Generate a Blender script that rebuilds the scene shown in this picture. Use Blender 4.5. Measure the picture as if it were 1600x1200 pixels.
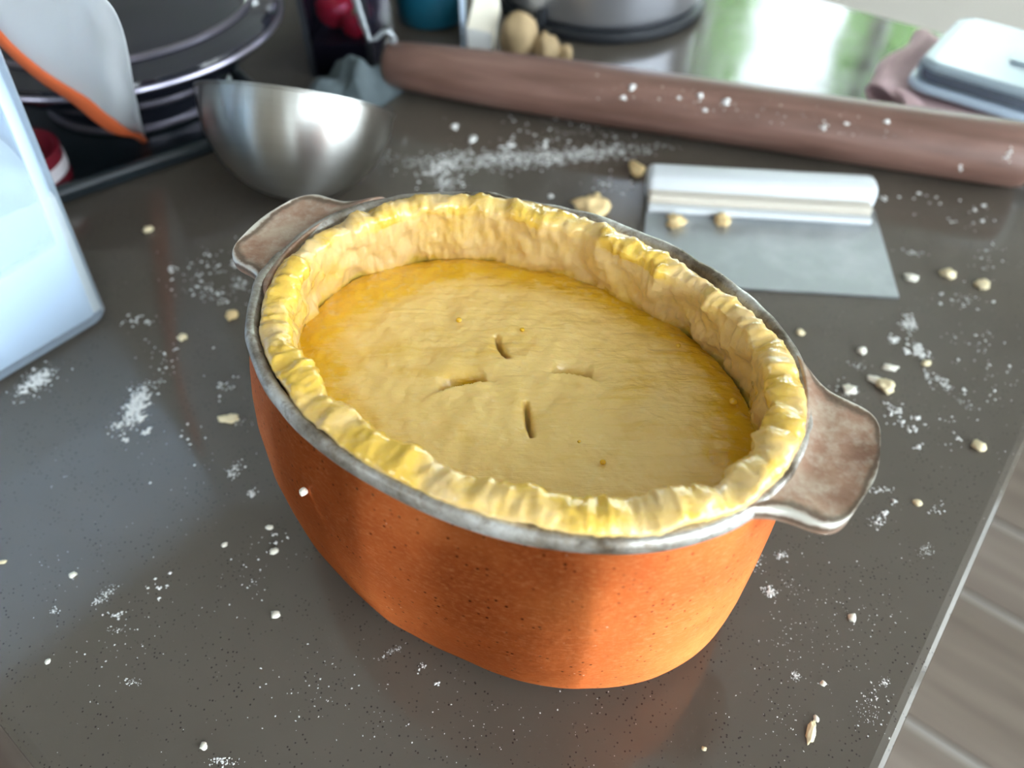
import bpy, bmesh, math, random
from mathutils import Vector, Matrix, noise

# ------------------------------------------------------------------ scene reset
for o in list(bpy.data.objects):
    bpy.data.objects.remove(o)
scene = bpy.context.scene
COL = scene.collection
S = 0.31                       # one working unit = 0.31 m (lens height above the worktop)
R = math.radians
rnd = random.Random(7)

# ------------------------------------------------------------------ camera
FPX = 1201.0
PITCH = R(48.0)
cam_d = bpy.data.cameras.new('camera')
cam = bpy.data.objects.new('camera', cam_d)
COL.objects.link(cam)
cam.location = (0, 0, S)
cam.rotation_euler = (math.pi / 2 - PITCH, 0, 0)
cam_d.sensor_width = 36.0
cam_d.lens = FPX / 1600 * 36.0
cam_d.clip_start = 0.01
cam_d.clip_end = 100
cam_d.dof.use_dof = True
cam_d.dof.focus_distance = 0.285
cam_d.dof.aperture_fstop = 6.3
scene.camera = cam

# ------------------------------------------------------------------ world, light, exposure
world = bpy.data.worlds.new('sky')
scene.world = world
world.use_nodes = True
bg = world.node_tree.nodes['Background']
bg.inputs['Color'].default_value = (0.82, 0.91, 1.0, 1)
bg.inputs['Strength'].default_value = 9.0

E1 = Vector((math.cos(R(-38.5)), math.sin(R(-38.5)), 0))   # along the worktop, to the right
E2 = Vector((-E1.y, E1.x, 0))                              # across the worktop, away


def W(u, v, z=0.0):
    return E1 * u + E2 * v + Vector((0, 0, z))


U_WALL, V_WALL = 6.6, 9.0            # right wall, back wall
U_MIN, V_MIN = -9.0, -6.5
Z_FLOOR, Z_CEIL = -2.9, 5.2
WIN_BACK = (-6.4, 0.0, 0.35, 4.6)     # u0,u1,z0,z1 opening in the back wall
WIN_RIGHT = (-6.2, 7.6, -2.6, 4.9)  # v0,v1,z0,z1 opening in the right wall
WIN_FRONT = (-3.2, -1.2, 1.5, 3.3)   # u0,u1,z0,z1 openings in the wall behind the camera
WIN_CORNER = (4.9, 6.3, -2.6, 4.9)


def portal(name, centre, normal_in, w, h):
    ld = bpy.data.lights.new(name, 'AREA')
    ld.shape = 'RECTANGLE'
    ld.size, ld.size_y = w * S, h * S
    ld.cycles.is_portal = True
    lo = bpy.data.objects.new(name, ld)
    COL.objects.link(lo)
    lo.location = centre * S
    lo.rotation_euler = (-normal_in).to_track_quat('Z', 'Y').to_euler()
    return lo


portal('window_daylight_back', W((WIN_BACK[0] + WIN_BACK[1]) / 2, V_WALL + .2, (WIN_BACK[2] + WIN_BACK[3]) / 2), -E2,
       WIN_BACK[1] - WIN_BACK[0], WIN_BACK[3] - WIN_BACK[2])
portal('window_daylight_right', W(U_WALL + .2, (WIN_RIGHT[0] + WIN_RIGHT[1]) / 2, (WIN_RIGHT[2] + WIN_RIGHT[3]) / 2), -E1,
       WIN_RIGHT[1] - WIN_RIGHT[0], WIN_RIGHT[3] - WIN_RIGHT[2])

portal('window_daylight_front', W((WIN_FRONT[0] + WIN_FRONT[1]) / 2, V_MIN - .2, (WIN_FRONT[2] + WIN_FRONT[3]) / 2), E2,
       WIN_FRONT[1] - WIN_FRONT[0], WIN_FRONT[3] - WIN_FRONT[2])

portal('window_daylight_corner', W((WIN_CORNER[0] + WIN_CORNER[1]) / 2, V_MIN - .2, (WIN_CORNER[2] + WIN_CORNER[3]) / 2), E2,
       WIN_CORNER[1] - WIN_CORNER[0], WIN_CORNER[3] - WIN_CORNER[2])
scene.view_settings.view_transform = 'Standard'
scene.view_settings.look = 'None'
scene.view_settings.gamma = 1.0
scene.view_settings.use_curve_mapping = False
scene.view_settings.exposure = 0.6


# ------------------------------------------------------------------ placing helpers
def ray(px, py):
    a, b = (px - 800) / FPX, (600 - py) / FPX
    c, s = math.cos(PITCH), math.sin(PITCH)
    return Vector((a, c + b * s, -s + b * c))


def at(px, py, z=0.0):
    """point of the horizontal plane z that the photograph shows at this pixel"""
    r = ray(px, py)
    return Vector((0, 0, 1)) + r * ((z - 1) / r.z)


def on_plane(px, py, p, n):
    r = ray(px, py)
    o = Vector((0, 0, 1))
    return o + r * ((Vector(p) - o).dot(n) / r.dot(n))


def depth(p):
    return p.y * math.cos(PITCH) + (1 - p.z) * math.sin(PITCH)


def pxu(n, p):
    """n pixels at point p, in units"""
    return n * depth(p) / FPX


# ------------------------------------------------------------------ materials
MATS = {}


class NB:
    """tiny node builder"""

    def __init__(self, m):
        self.t = m.node_tree
        self.n = self.t.nodes
        self.n.clear()
        self.out = self.n.new('ShaderNodeOutputMaterial')
        self.co = None

    def link(self, a, b):
        self.t.links.new(a, b)

    def coord(self, kind='Object', scale=None):
        tc = self.n.new('ShaderNodeTexCoord')
        v = tc.outputs[kind]
        if scale is not None:
            mp = self.n.new('ShaderNodeMapping')
            mp.inputs['Scale'].default_value = scale if hasattr(scale, '__len__') else (scale,) * 3
            self.link(v, mp.inputs['Vector'])
            v = mp.outputs['Vector']
        return v

    def noise(self, vec, scale, detail=3, rough=.55, dist=0):
        x = self.n.new('ShaderNodeTexNoise')
        x.inputs['Scale'].default_value = scale
        x.inputs['Detail'].default_value = detail
        x.inputs['Roughness'].default_value = rough
        x.inputs['Distortion'].default_value = dist
        self.link(vec, x.inputs['Vector'])
        return x.outputs['Fac']

    def voronoi(self, vec, scale, out='Distance', rand=1.0):
        x = self.n.new('ShaderNodeTexVoronoi')
        x.inputs['Scale'].default_value = scale
        x.inputs['Randomness'].default_value = rand
        self.link(vec, x.inputs['Vector'])
        return x.outputs[out]

    def ramp(self, fac, stops, interp='LINEAR'):
        x = self.n.new('ShaderNodeValToRGB')
        x.color_ramp.interpolation = interp
        el = x.color_ramp.elements
        while len(el) < len(stops):
            el.new(.5)
        for e, (p, c) in zip(el, stops):
            e.position = p
            e.color = c if len(c) == 4 else (*c, 1)
        self.link(fac, x.inputs['Fac'])
        return x.outputs['Color']

    def mix(self, fac, a, b, mode='MIX'):
        x = self.n.new('ShaderNodeMix')
        x.data_type = 'RGBA'
        x.blend_type = mode
        for sock, val in ((x.inputs[0], fac), (x.inputs[6], a), (x.inputs[7], b)):
            if isinstance(val, (int, float)):
                sock.default_value = val
            elif isinstance(val, tuple):
                sock.default_value = (*val, 1) if len(val) == 3 else val
            else:
                self.link(val, sock)
        return x.outputs[2]

    def math(self, op, a, b=None, clamp=False):
        x = self.n.new('ShaderNodeMath')
        x.operation = op
        x.use_clamp = clamp
        for s, v in zip(x.inputs, (a, b)):
            if v is None:
                continue
            if isinstance(v, (int, float)):
                s.default_value = v
            else:
                self.link(v, s)
        return x.outputs[0]

    def attr(self, name):
        x = self.n.new('ShaderNodeAttribute')
        x.attribute_name = name
        return x.outputs['Fac']

    def bump(self, h, strength=.3, dist=.001, normal=None):
        x = self.n.new('ShaderNodeBump')
        x.inputs['Strength'].default_value = strength
        x.inputs['Distance'].default_value = dist
        self.link(h, x.inputs['Height'])
        if normal is not None:
            self.link(normal, x.inputs['Normal'])
        return x.outputs['Normal']

    def tangent(self):
        x = self.n.new('ShaderNodeTangent')
        x.direction_type = 'RADIAL'
        x.axis = 'Z'
        return x.outputs[0]

    def bsdf(self, **kw):
        x = self.n.new('ShaderNodeBsdfPrincipled')
        for k, v in kw.items():
            s = x.inputs[k.replace('_', ' ')]
            if isinstance(v, (int, float)):
                s.default_value = v
            elif isinstance(v, tuple):
                s.default_value = (*v, 1) if (len(v) == 3 and s.type == 'RGBA') else v
            else:
                self.link(v, s)
        self.link(x.outputs[0], self.out.inputs['Surface'])
        return x


def material(name):
    m = bpy.data.materials.new(name)
    m.use_nodes = True
    MATS[name] = m
    return m, NB(m)


def simple(name, col, rough=.5, metal=0.0, var=.08, vscale=60, bump=0.0, **kw):
    m, b = material(name)
    v = b.coord()
    n = b.noise(v, vscale, 4)
    c = b.mix(n, tuple(x * (1 - var) for x in col), tuple(min(1, x * (1 + var)) for x in col))
    a = dict(Base_Color=c, Roughness=rough, Metallic=metal)
    if bump:
        a['Normal'] = b.bump(n, bump)
    a.update(kw)
    b.bsdf(**a)
    return m


def clear(name, tint, gloss=.12, rough=.05, body=None):
    """thin clear plastic or glass: mostly see-through with a surface gloss"""
    m, b = material(name)
    tr = b.n.new('ShaderNodeBsdfTransparent')
    tr.inputs['Color'].default_value = (*tint, 1)
    p = b.n.new('ShaderNodeBsdfPrincipled')
    p.inputs['Base Color'].default_value = (*(body or tint), 1)
    p.inputs['Roughness'].default_value = rough
    lw = b.n.new('ShaderNodeLayerWeight')
    lw.inputs['Blend'].default_value = .35
    f = b.math('ADD', b.math('MULTIPLY', lw.outputs['Fresnel'], .8), gloss, clamp=True)
    mx = b.n.new('ShaderNodeMixShader')
    b.link(f, mx.inputs[0])
    b.link(tr.outputs[0], mx.inputs[1])
    b.link(p.outputs[0], mx.inputs[2])
    b.link(mx.outputs[0], b.out.inputs['Surface'])
    return m


# worktop: warm dark quartz composite with fine dark pits and pale glints
m, b = material('quartz')
v = b.coord()
n1 = b.noise(v, 9, 4)
base = b.ramp(n1, [(.3, (.088, .074, .059)), (.7, (.110, .094, .076))])
pits = b.voronoi(v, 480)
pm = b.ramp(pits, [(.13, (1, 1, 1)), (.22, (0, 0, 0))])
pn = b.ramp(b.noise(v, 60, 2), [(.42, (0, 0, 0)), (.55, (1, 1, 1))])
base = b.mix(b.math('MULTIPLY', b.math('MULTIPLY', pm, pn), .85), base, (.016, .010, .009))
gl = b.voronoi(v, 310)
gm = b.ramp(gl, [(.045, (1, 1, 1)), (.075, (0, 0, 0))])
gn = b.ramp(b.noise(v, 33, 2), [(.5, (0, 0, 0)), (.6, (1, 1, 1))])
base = b.mix(b.math('MULTIPLY', gm, gn), base, (.75, .74, .70))
film = b.ramp(b.noise(v, 14, 5, .6), [(.45, (.07, .07, .07)), (.75, (.18, .18, .18))])
b.bsdf(Base_Color=base, Roughness=film, Specular_IOR_Level=.55,
       Normal=b.bump(pm, .15, .0004))

# copper outside of the pot: worn, brushed, spotted
m, b = material('copper')
v = b.coord()
n1 = b.noise(v, 18, 5, .6)
n2 = b.noise(v, 120, 4, .7)
c = b.ramp(n1, [(.3, (.42, .076, .017)), (.55, (.58, .128, .029)), (.75, (.72, .21, .055))])
c = b.mix(b.math('MULTIPLY', n2, .35), c, (.80, .29, .095))
sp = b.voronoi(v, 340)
spr = b.voronoi(v, 340, 'Color')
spx = b.n.new('ShaderNodeSeparateColor')
b.link(spr, spx.inputs[0])
spm = b.math('MULTIPLY', b.ramp(sp, [(.12, (1, 1, 1)), (.24, (0, 0, 0))]),
             b.math('MULTIPLY', b.math('GREATER_THAN', spx.outputs[0], .55), b.ramp(b.noise(v, 45, 2), [(.36, (0, 0, 0)), (.52, (1, 1, 1))])))
c = b.mix(b.math('MULTIPLY', spm, .85), c, (.10, .018, .006))
sp2 = b.voronoi(v, 170)
fl = b.math('MULTIPLY', b.ramp(sp2, [(.05, (1, 1, 1)), (.08, (0, 0, 0))]),
            b.ramp(b.noise(v, 30, 2), [(.52, (0, 0, 0)), (.6, (1, 1, 1))]))
c = b.mix(b.math('MULTIPLY', fl, .6), c, (.9, .75, .6))
sv = b.coord('Object', (60, 60, 900))
scr = b.noise(sv, 1.5, 4, .7)
rub = b.math('MULTIPLY', b.ramp(b.noise(b.coord('Object', (260, 260, 700)), 1.6, 4, .7), [(.50, (0, 0, 0)), (.72, (1, 1, 1))]), .22)
c = b.mix(rub, c, (.90, .52, .24))
b.bsdf(Base_Color=c, Metallic=b.math('SUBTRACT', 1.0, b.math('MULTIPLY', rub, .9)), Tangent=b.tangent(), Roughness=b.ramp(n2, [(.3, (.50, .50, .50)), (.7, (.60, .60, .60))]),
       Normal=b.bump(b.math('ADD', scr, b.math('MULTIPLY', n2, 1.2)), .30, .0006), Anisotropic=1.0, Anisotropic_Rotation=.25)

# tinned rim: dull grey, whitish worn edge, brown-black scorching
m, b = material('tin')
v = b.coord()
n1 = b.noise(v, 38, 5, .65)
n2 = b.noise(v, 150, 4, .7)
c = b.ramp(n1, [(.36, (.10, .075, .05)), (.46, (.34, .31, .27)), (.6, (.62, .61, .58)), (.8, (.8, .79, .75))])
c = b.mix(b.ramp(n2, [(.5, (0, 0, 0)), (.66, (.75, .75, .75))]), c, (.20, .15, .10))
b.bsdf(Base_Color=c, Metallic=.45, Roughness=b.ramp(n2, [(.3, (.25, .25, .25)), (.7, (.5, .5, .5))]),
       Normal=b.bump(n2, .3, .0008))

# handle tops: brownish worn tin with scorched border and whitish edge
m, b = material('handle_tin')
v = b.coord()
e = b.attr('edge')
n1 = b.noise(v, 45, 5, .65)
n2 = b.noise(v, 190, 4, .7)
c = b.ramp(n1, [(.3, (.25, .13, .085)), (.5, (.38, .22, .15)), (.7, (.50, .38, .28))])
c = b.mix(b.ramp(n2, [(.45, (0, 0, 0)), (.7, (.6, .6, .6))]), c, (.60, .52, .42))
ee = b.math('ADD', e, b.math('MULTIPLY', b.math('SUBTRACT', n1, .5), .95))
c = b.mix(b.ramp(ee, [(.5, (0, 0, 0)), (.66, (.85, .85, .85)), (.78, (.7, .7, .7)), (.84, (0, 0, 0))]), c, (.11, .075, .05))
c = b.mix(b.ramp(ee, [(.76, (0, 0, 0)), (.9, (.9, .9, .9))]), c, (.62, .60, .53))
b.bsdf(Base_Color=c, Metallic=.3, Roughness=b.ramp(n2, [(.3, (.28, .28, .28)), (.7, (.5, .5, .5))]),
       Normal=b.bump(b.math('ADD', n2, n1), .3, .001))

# pastry with brushed-on egg yolk; 'egg' = how much yolk has pooled, plus the shade painted into the slits
for nm, pale, yolk in (('pastry_lid', (.86, .60, .20), (.74, .43, .012)),
                       ('pastry_wall', (.76, .53, .23), (.78, .49, .075))):
    m, b = material(nm)
    v = b.coord()
    e = b.attr('egg')
    n1 = b.noise(v, 35, 5, .6)
    sv = b.n.new('ShaderNodeMapping')
    tc = b.n.new('ShaderNodeTexCoord')
    b.link(tc.outputs['Object'], sv.inputs['Vector'])
    sv.inputs['Rotation'].default_value = (0, 0, R(8))
    sv.inputs['Scale'].default_value = (26, 240, 60)
    st = b.noise(sv.outputs['Vector'], 1.0, 4, .6, .6)
    n3 = b.noise(v, 260, 3, .6)
    k = b.math('ADD', e, b.math('MULTIPLY', b.math('SUBTRACT', n1, .5), 1.5))
    k = b.math('ADD', k, b.math('MULTIPLY', b.math('SUBTRACT', st, .5), .9))
    km = b.ramp(k, [(.12, (0, 0, 0)), (.75, (1, 1, 1))])
    c = b.mix(km, pale, yolk)
    c = b.mix(b.ramp(n3, [(.55, (0, 0, 0)), (.75, (.35, .35, .35))]), c, (.85, .66, .30))
    hh = b.math('ADD', b.math('MULTIPLY', st, .8 if nm == 'pastry_lid' else .2), b.math('ADD', n1, b.math('MULTIPLY', n3, .35)))
    b.bsdf(Base_Color=c, Roughness=b.ramp(km, [(0, (.42, .42, .42)), (1, (.2, .2, .2))]),
           Subsurface_Weight=.18, Subsurface_Radius=(.6, .35, .1), Subsurface_Scale=.004,
           Coat_Weight=.6, Coat_Roughness=.14, Normal=b.bump(hh, .75, .0013), Coat_Normal=b.bump(hh, .6, .0012))

simple('egg_drop', (.80, .46, .015), .08, Coat_Weight=.6, Coat_Roughness=.05)
simple('filling_dark', (.20, .10, .012), .35)
simple('flour', (.84, .83, .80), .95, var=.04, vscale=400)
simple('flour_pile', (.84, .79, .70), .95, var=.03, vscale=120, bump=.35)
simple('crumb', (.78, .66, .42), .75, var=.12, vscale=220, bump=.4)
simple('crumb_pale', (.84, .80, .68), .8, var=.08, vscale=220, bump=.4)
simple('crumb_tan', (.74, .54, .27), .75, var=.14, vscale=200, bump=.4)
simple('dough_scrap', (.42, .30, .16), .75, var=.2, vscale=70, bump=.5)

m, b = material('rolling_pin_wood')
v = b.coord('Object', (6, 60, 60))
n1 = b.noise(v, 1.6, 5, .6, .4)
c = b.ramp(n1, [(.3, (.12, .062, .045)), (.55, (.19, .102, .078)), (.75, (.26, .155, .125))])
b.bsdf(Base_Color=c, Roughness=.42, Normal=b.bump(n1, .12, .0005), Specular_IOR_Level=.45)

m, b = material('brushed_steel')
v = b.coord('Object', (7, 7, 260))
n1 = b.noise(v, 2, 4, .6)
b.bsdf(Base_Color=b.mix(n1, (.50, .49, .46), (.62, .61, .58)), Metallic=1.0, Roughness=.34,
       Anisotropic=.8, Anisotropic_Rotation=.25, Tangent=b.tangent(), Normal=b.bump(n1, .05, .0003))

m, b = material('blade_steel')
v = b.coord('Object', (300, 12, 12))
n1 = b.noise(v, 1.2, 3, .6)
n2 = b.noise(b.coord(), 26, 5, .6)
fl = b.ramp(n2, [(.45, (0, 0, 0)), (.75, (.6, .6, .6))])
b.bsdf(Base_Color=b.mix(fl, (.34, .36, .37), (.50, .52, .53)), Metallic=b.math('SUBTRACT', .75, fl, clamp=True),
       Roughness=.38, Normal=b.bump(n1, .08, .0003))

simple('silver_side', (.60, .61, .66), .3, metal=.9, var=.04)
simple('white_plastic', (.60, .63, .65), .35, var=.02)
simple('cream_plastic', (.55, .50, .42), .45, var=.03)
simple('black_rubber', (.012, .014, .018), .5, var=.2)
simple('black_gloss', (.010, .011, .018), .12, var=.2, Coat_Weight=.5, Coat_Roughness=.05)
simple('tray_black', (.010, .016, .020), .34, var=.25, vscale=40)
simple('dark_chrome', (.30, .28, .34), .3, metal=.9, var=.05)
simple('chrome', (.72, .71, .76), .18, metal=1.0, var=.03)
simple('burgundy', (.16, .012, .022), .3, var=.2, Coat_Weight=.3)
simple('label_white', (.62, .58, .60), .5, var=.06)
simple('red_skin', (.75, .025, .045), .22, var=.15, Coat_Weight=.4)
simple('teal_glaze', (.006, .085, .135), .3, var=.12, Coat_Weight=.4)
simple('grey_cloth', (.07, .092, .10), .75, var=.25, vscale=90, bump=.4)
simple('grey_metal', (.42, .45, .47), .35, metal=.6, var=.05)
simple('packet_lit', (.86, .80, .66), .6, var=.04)  # cream tone paints light onto the top and right faces of the white paper
simple('packet_side', (.80, .80, .78), .6, var=.04)
simple('pale_blue', (.50, .60, .72), .3, var=.04)
simple('pink_cloth', (.60, .42, .43), .85, var=.16, vscale=160, bump=.4)
simple('lid_plastic', (.31, .38, .43), .3, var=.03, Subsurface_Weight=.0)
simple('navy_side', (.035, .075, .18), .2, var=.3, vscale=30)
simple('orange_silicone', (.70, .14, .045), .45, var=.08)
simple('wall_paint', (.82, .77, .68), .8, var=.02)
simple('taupe_paint', (.34, .29, .235), .7, var=.03)
simple('navy_paint', (.045, .05, .065), .5, var=.03)
simple('ceiling_paint', (.90, .885, .86), .9, var=.02)
simple('cabinet_paint', (.55, .53, .50), .5, var=.03)
simple('plinth_dark', (.06, .055, .05), .6)
simple('window_frame_white', (.80, .80, .80), .4, var=.02)
simple('terrace_stone', (.42, .40, .37), .9, var=.15, vscale=3)
simple('leaf', (.34, .60, .20), .6, var=.4, vscale=2)
clear('clear_plastic', (.84, .91, .98), .10, .08)
clear('dark_plastic', (.74, .70, .80), .0, .08, (.03, .03, .045))
clear('window_glass', (.97, .985, .98), .03, .01)

m, b = material('frosted_plastic')
v = b.coord()
p = b.n.new('ShaderNodeBsdfPrincipled')
b.link(b.mix(b.noise(v, 12, 3), (.70, .72, .75), (.82, .83, .85)), p.inputs['Base Color'])
p.inputs['Roughness'].default_value = .35
tl = b.n.new('ShaderNodeBsdfTranslucent')
tl.inputs['Color'].default_value = (.85, .87, .90, 1)
mx = b.n.new('ShaderNodeMixShader')
mx.inputs[0].default_value = .45
b.link(p.outputs[0], mx.inputs[1])
b.link(tl.outputs[0], mx.inputs[2])
b.link(mx.outputs[0], b.out.inputs['Surface'])

for i, (c0, c1) in enumerate((((.10, .072, .055), (.18, .14, .11)), ((.085, .064, .052), (.155, .125, .10)), ((.12, .088, .068), (.20, .16, .13)))):
    m, b = material('plank_wood_%d' % i)
    v = b.coord('Object', (1.6, 26, 26))
    n1 = b.noise(v, 1.1, 5, .6, .5)
    b.bsdf(Base_Color=b.ramp(n1, [(.3, c0), (.7, c1)]), Roughness=.42)
simple('grout', (.30, .27, .24), .8, var=.05)


# ------------------------------------------------------------------ mesh helpers
def finish(o, label=None, cat=None, group=None, kind=None):
    if label:
        o['label'] = label
    if cat:
        o['category'] = cat
    if group:
        o['group'] = group
    if kind:
        o['kind'] = kind
    return o


def thing(name, label, cat, base, group=None):
    o = bpy.data.objects.new(name, None)
    COL.objects.link(o)
    o.location = Vector(base) * S
    o.empty_display_size = .02
    return finish(o, label, cat, group)


def origin_of(o):
    p = Vector((0, 0, 0))
    while o is not None:
        p = p + o.location
        o = o.parent
    return p


def mesh(name, verts, faces, mat, parent=None, smooth=True, base=None, mats=None, attrs=None, frame=None):
    """verts are in working units in the world; base is the object's own origin"""
    vs = [Vector(q) for q in verts]
    po = origin_of(parent) if parent else Vector((0, 0, 0))
    if base is None:
        if parent is not None:
            base = po / S
        else:
            xs = [q.x for q in vs]
            ys = [q.y for q in vs]
            base = Vector(((min(xs) + max(xs)) / 2, (min(ys) + max(ys)) / 2, min(q.z for q in vs)))
    base = Vector(base)
    me = bpy.data.meshes.new(name)
    rot = frame.to_3x3().inverted() if frame else None
    loc = [((q - base) * S) for q in vs]
    if rot:
        loc = [rot @ q for q in loc]
    me.from_pydata([tuple(q) for q in loc], [], faces)
    me.update()
    if smooth:
        me.polygons.foreach_set('use_smooth', [True] * len(me.polygons))
    me.materials.append(MATS[mat])
    if mats:
        for mm in mats[0]:
            me.materials.append(MATS[mm])
        me.polygons.foreach_set('material_index', mats[1])
    if attrs:
        for k, vals in attrs.items():
            a = me.attributes.new(k, 'FLOAT', 'POINT')
            a.data.foreach_set('value', vals)
    bm = bmesh.new()
    bm.from_mesh(me)
    bmesh.ops.recalc_face_normals(bm, faces=bm.faces)
    bm.to_mesh(me)
    bm.free()
    o = bpy.data.objects.new(name, me)
    COL.objects.link(o)
    o.location = base * S - po
    if frame:
        o.rotation_euler = frame.to_euler()
    if parent:
        o.parent = parent
    return o


def sharpen(o, deg=35):
    try:
        o.data.set_sharp_from_angle(angle=R(deg))
    except Exception:
        pass
    return o


def bevel(o, w, seg=2):
    md = o.modifiers.new('bevel', 'BEVEL')
    md.width = w * S
    md.segments = seg
    md.limit_method = 'ANGLE'
    return o


def grid_faces(nu, nv, wrap_u=False, wrap_v=False, off=0):
    f = []
    for i in range(nu if wrap_u else nu - 1):
        for j in range(nv if wrap_v else nv - 1):
            a = off + i * nv + j
            b_ = off + ((i + 1) % nu) * nv + j
            c = off + ((i + 1) % nu) * nv + (j + 1) % nv
            d = off + i * nv + (j + 1) % nv
            f.append((a, b_, c, d))
    return f


def box_verts(u0, u1, v0, v1, z0, z1, fr=None):
    fr = fr or W
    return [fr(u, v_, z) for z in (z0, z1) for (u, v_) in ((u0, v0), (u1, v0), (u1, v1), (u0, v1))]


BOX_F = [(0, 3, 2, 1), (4, 5, 6, 7), (0, 1, 5, 4), (1, 2, 6, 5), (2, 3, 7, 6), (3, 0, 4, 7)]


def boxes(name, lst, mat, parent=None, fr=None, bev=0, base=None):
    vs, fs = [], []
    for bx in lst:
        k = len(vs)
        vs += box_verts(*bx, fr=fr)
        fs += [tuple(i + k for i in f) for f in BOX_F]
    o = mesh(name, vs, fs, mat, parent, smooth=False, base=base)
    if bev:
        bevel(o, bev)
    return o


def lathe(name, prof, centre, mat, parent=None, seg=64, axis=None, mats=None, closed=False):
    """prof: list of (radius, height); axis: unit vector (default up)"""
    centre = Vector(centre)
    q = (Vector(axis).to_track_quat('Z', 'Y').to_matrix() if axis is not None else Matrix.Identity(3))
    vs = []
    for i in range(seg):
        a = 2 * math.pi * i / seg
        for r, h in prof:
            vs.append(centre + q @ Vector((r * math.cos(a), r * math.sin(a), h)))
    nv = len(prof)
    fs = grid_faces(seg, nv, True, closed)
    mi = None
    if mats:
        per = mats[1]
        mi = [per[k % (nv - 1)] for k in range(len(fs))]
    if not closed:
        for j, flip in ((0, 1), (nv - 1, 0)):
            if prof[j][0] > 1e-6:
                ring = [i * nv + j for i in range(seg)]
                fs.append(tuple(ring[::-1] if flip else ring))
                if mi is not None:
                    mi.append(0)
    o = mesh(name, vs, fs, mat, parent, mats=(mats[0], mi) if mats else None,
             base=centre if axis is not None else None, frame=q.to_4x4() if axis is not None else None)
    return sharpen(o, 40)


def tube(name, pts, r, mat, parent=None, seg=10, flat=1.0):
    pts = [Vector(p) for p in pts]
    vs = []
    n = len(pts)
    for i, p in enumerate(pts):
        t = (pts[min(i + 1, n - 1)] - pts[max(i - 1, 0)]).normalized()
        a = t.cross(Vector((0, 0.3, 1))).normalized()
        c = t.cross(a).normalized()
        rr = r[i] if hasattr(r, '__len__') else r
        for k in range(seg):
            w = 2 * math.pi * k / seg
            vs.append(p + a * math.cos(w) * rr + c * math.sin(w) * rr * flat)
    fs = grid_faces(n, seg, False, True)
    fs.append(tuple(range(seg))[::-1])
    fs.append(tuple((n - 1) * seg + k for k in range(seg)))
    return mesh(name, vs, fs, mat, parent)


def fbm(p, s, o=3):
    p = Vector(p) * s
    t, a = 0, 1
    for _ in range(o):
        t += a * noise.noise(p)
        p = p * 2.13 + Vector((3.1, 7.7, 1.3))
        a *= .5
    return t


# ------------------------------------------------------------------ the room
NEAR, FAR, RIGHT, LEFT = -.146, 2.613, .183, -5.6

floor = boxes('floor', [(U_MIN, U_WALL, V_MIN, V_WALL, Z_FLOOR - .2, Z_FLOOR - .02)], 'grout')
finish(floor, kind='structure')
joints = [-5.8, -5.2, -4.3, -3.43, -2.85, -1.98, -1.11, -.53, .34, 1.21, 1.64, 2.22, 3.09, 3.667, 4.53, 5.4, 5.98, 6.85, 7.72, 8.3, 8.98]
pi = 0
for k in range(len(joints) - 1):
    v0, v1 = joints[k] + .028, joints[k + 1] - .028
    u = U_MIN + .1 + (k * 1.73) % 3.9
    ends = [U_MIN + .05]
    while u < U_WALL - .5:
        ends.append(u)
        u += 3.9
    ends.append(U_WALL - .05)
    for a_, b_ in zip(ends[:-1], ends[1:]):
        if b_ - a_ < .3:
            continue
        c = W((a_ + b_) / 2, (v0 + v1) / 2, Z_FLOOR - .02)
        pl = mesh('plank', box_verts(a_ + .02, b_ - .02, v0, v1, Z_FLOOR - .02, Z_FLOOR), BOX_F, 'plank_wood_%d' % (pi * 7 % 3),
                  floor, smooth=False, base=c, frame=Matrix.Rotation(R(-38.5), 4, 'Z'))
        pi += 1

finish(boxes('ceiling', [(U_MIN, U_WALL, V_MIN, V_WALL, Z_CEIL, Z_CEIL + .3)], 'ceiling_paint'), kind='structure')
T = .35
u0, u1, z0, z1 = WIN_BACK
finish(boxes('wall_back', [(U_MIN, u0, V_WALL, V_WALL + T, Z_FLOOR, Z_CEIL), (u1, U_WALL, V_WALL, V_WALL + T, Z_FLOOR, Z_CEIL),
                           (u0, u1, V_WALL, V_WALL + T, Z_FLOOR, z0), (u0, u1, V_WALL, V_WALL + T, z1, Z_CEIL)], 'wall_paint'), kind='structure')
v0, v1, y0, y1 = WIN_RIGHT
finish(boxes('wall_right', [(U_WALL, U_WALL + T, V_MIN, v0, Z_FLOOR, Z_CEIL), (U_WALL, U_WALL + T, v1, V_WALL + T, Z_FLOOR, Z_CEIL),
                            (U_WALL, U_WALL + T, v0, v1, Z_FLOOR, y0), (U_WALL, U_WALL + T, v0, v1, y1, Z_CEIL)], 'wall_paint'), kind='structure')
finish(boxes('wall_left', [(U_MIN - T, U_MIN, V_MIN, V_WALL + T, Z_FLOOR, Z_CEIL)], 'navy_paint'), kind='structure')
wf = []
for (a_, b_) in ((U_MIN - T, WIN_FRONT[0]), (WIN_FRONT[1], WIN_CORNER[0]), (WIN_CORNER[1], U_WALL + T)):
    wf.append((a_, b_, V_MIN - T, V_MIN, Z_FLOOR, Z_CEIL))
for w in (WIN_FRONT, WIN_CORNER):
    wf += [(w[0], w[1], V_MIN - T, V_MIN, Z_FLOOR, w[2]), (w[0], w[1], V_MIN - T, V_MIN, w[3], Z_CEIL)]
finish(boxes('wall_front', wf, 'taupe_paint'), kind='structure')
finish(boxes('baseboard_back', [(U_MIN, U_WALL, V_WALL - .06, V_WALL, Z_FLOOR, Z_FLOOR + .3)], 'window_frame_white', bev=.02), kind='structure')


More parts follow.
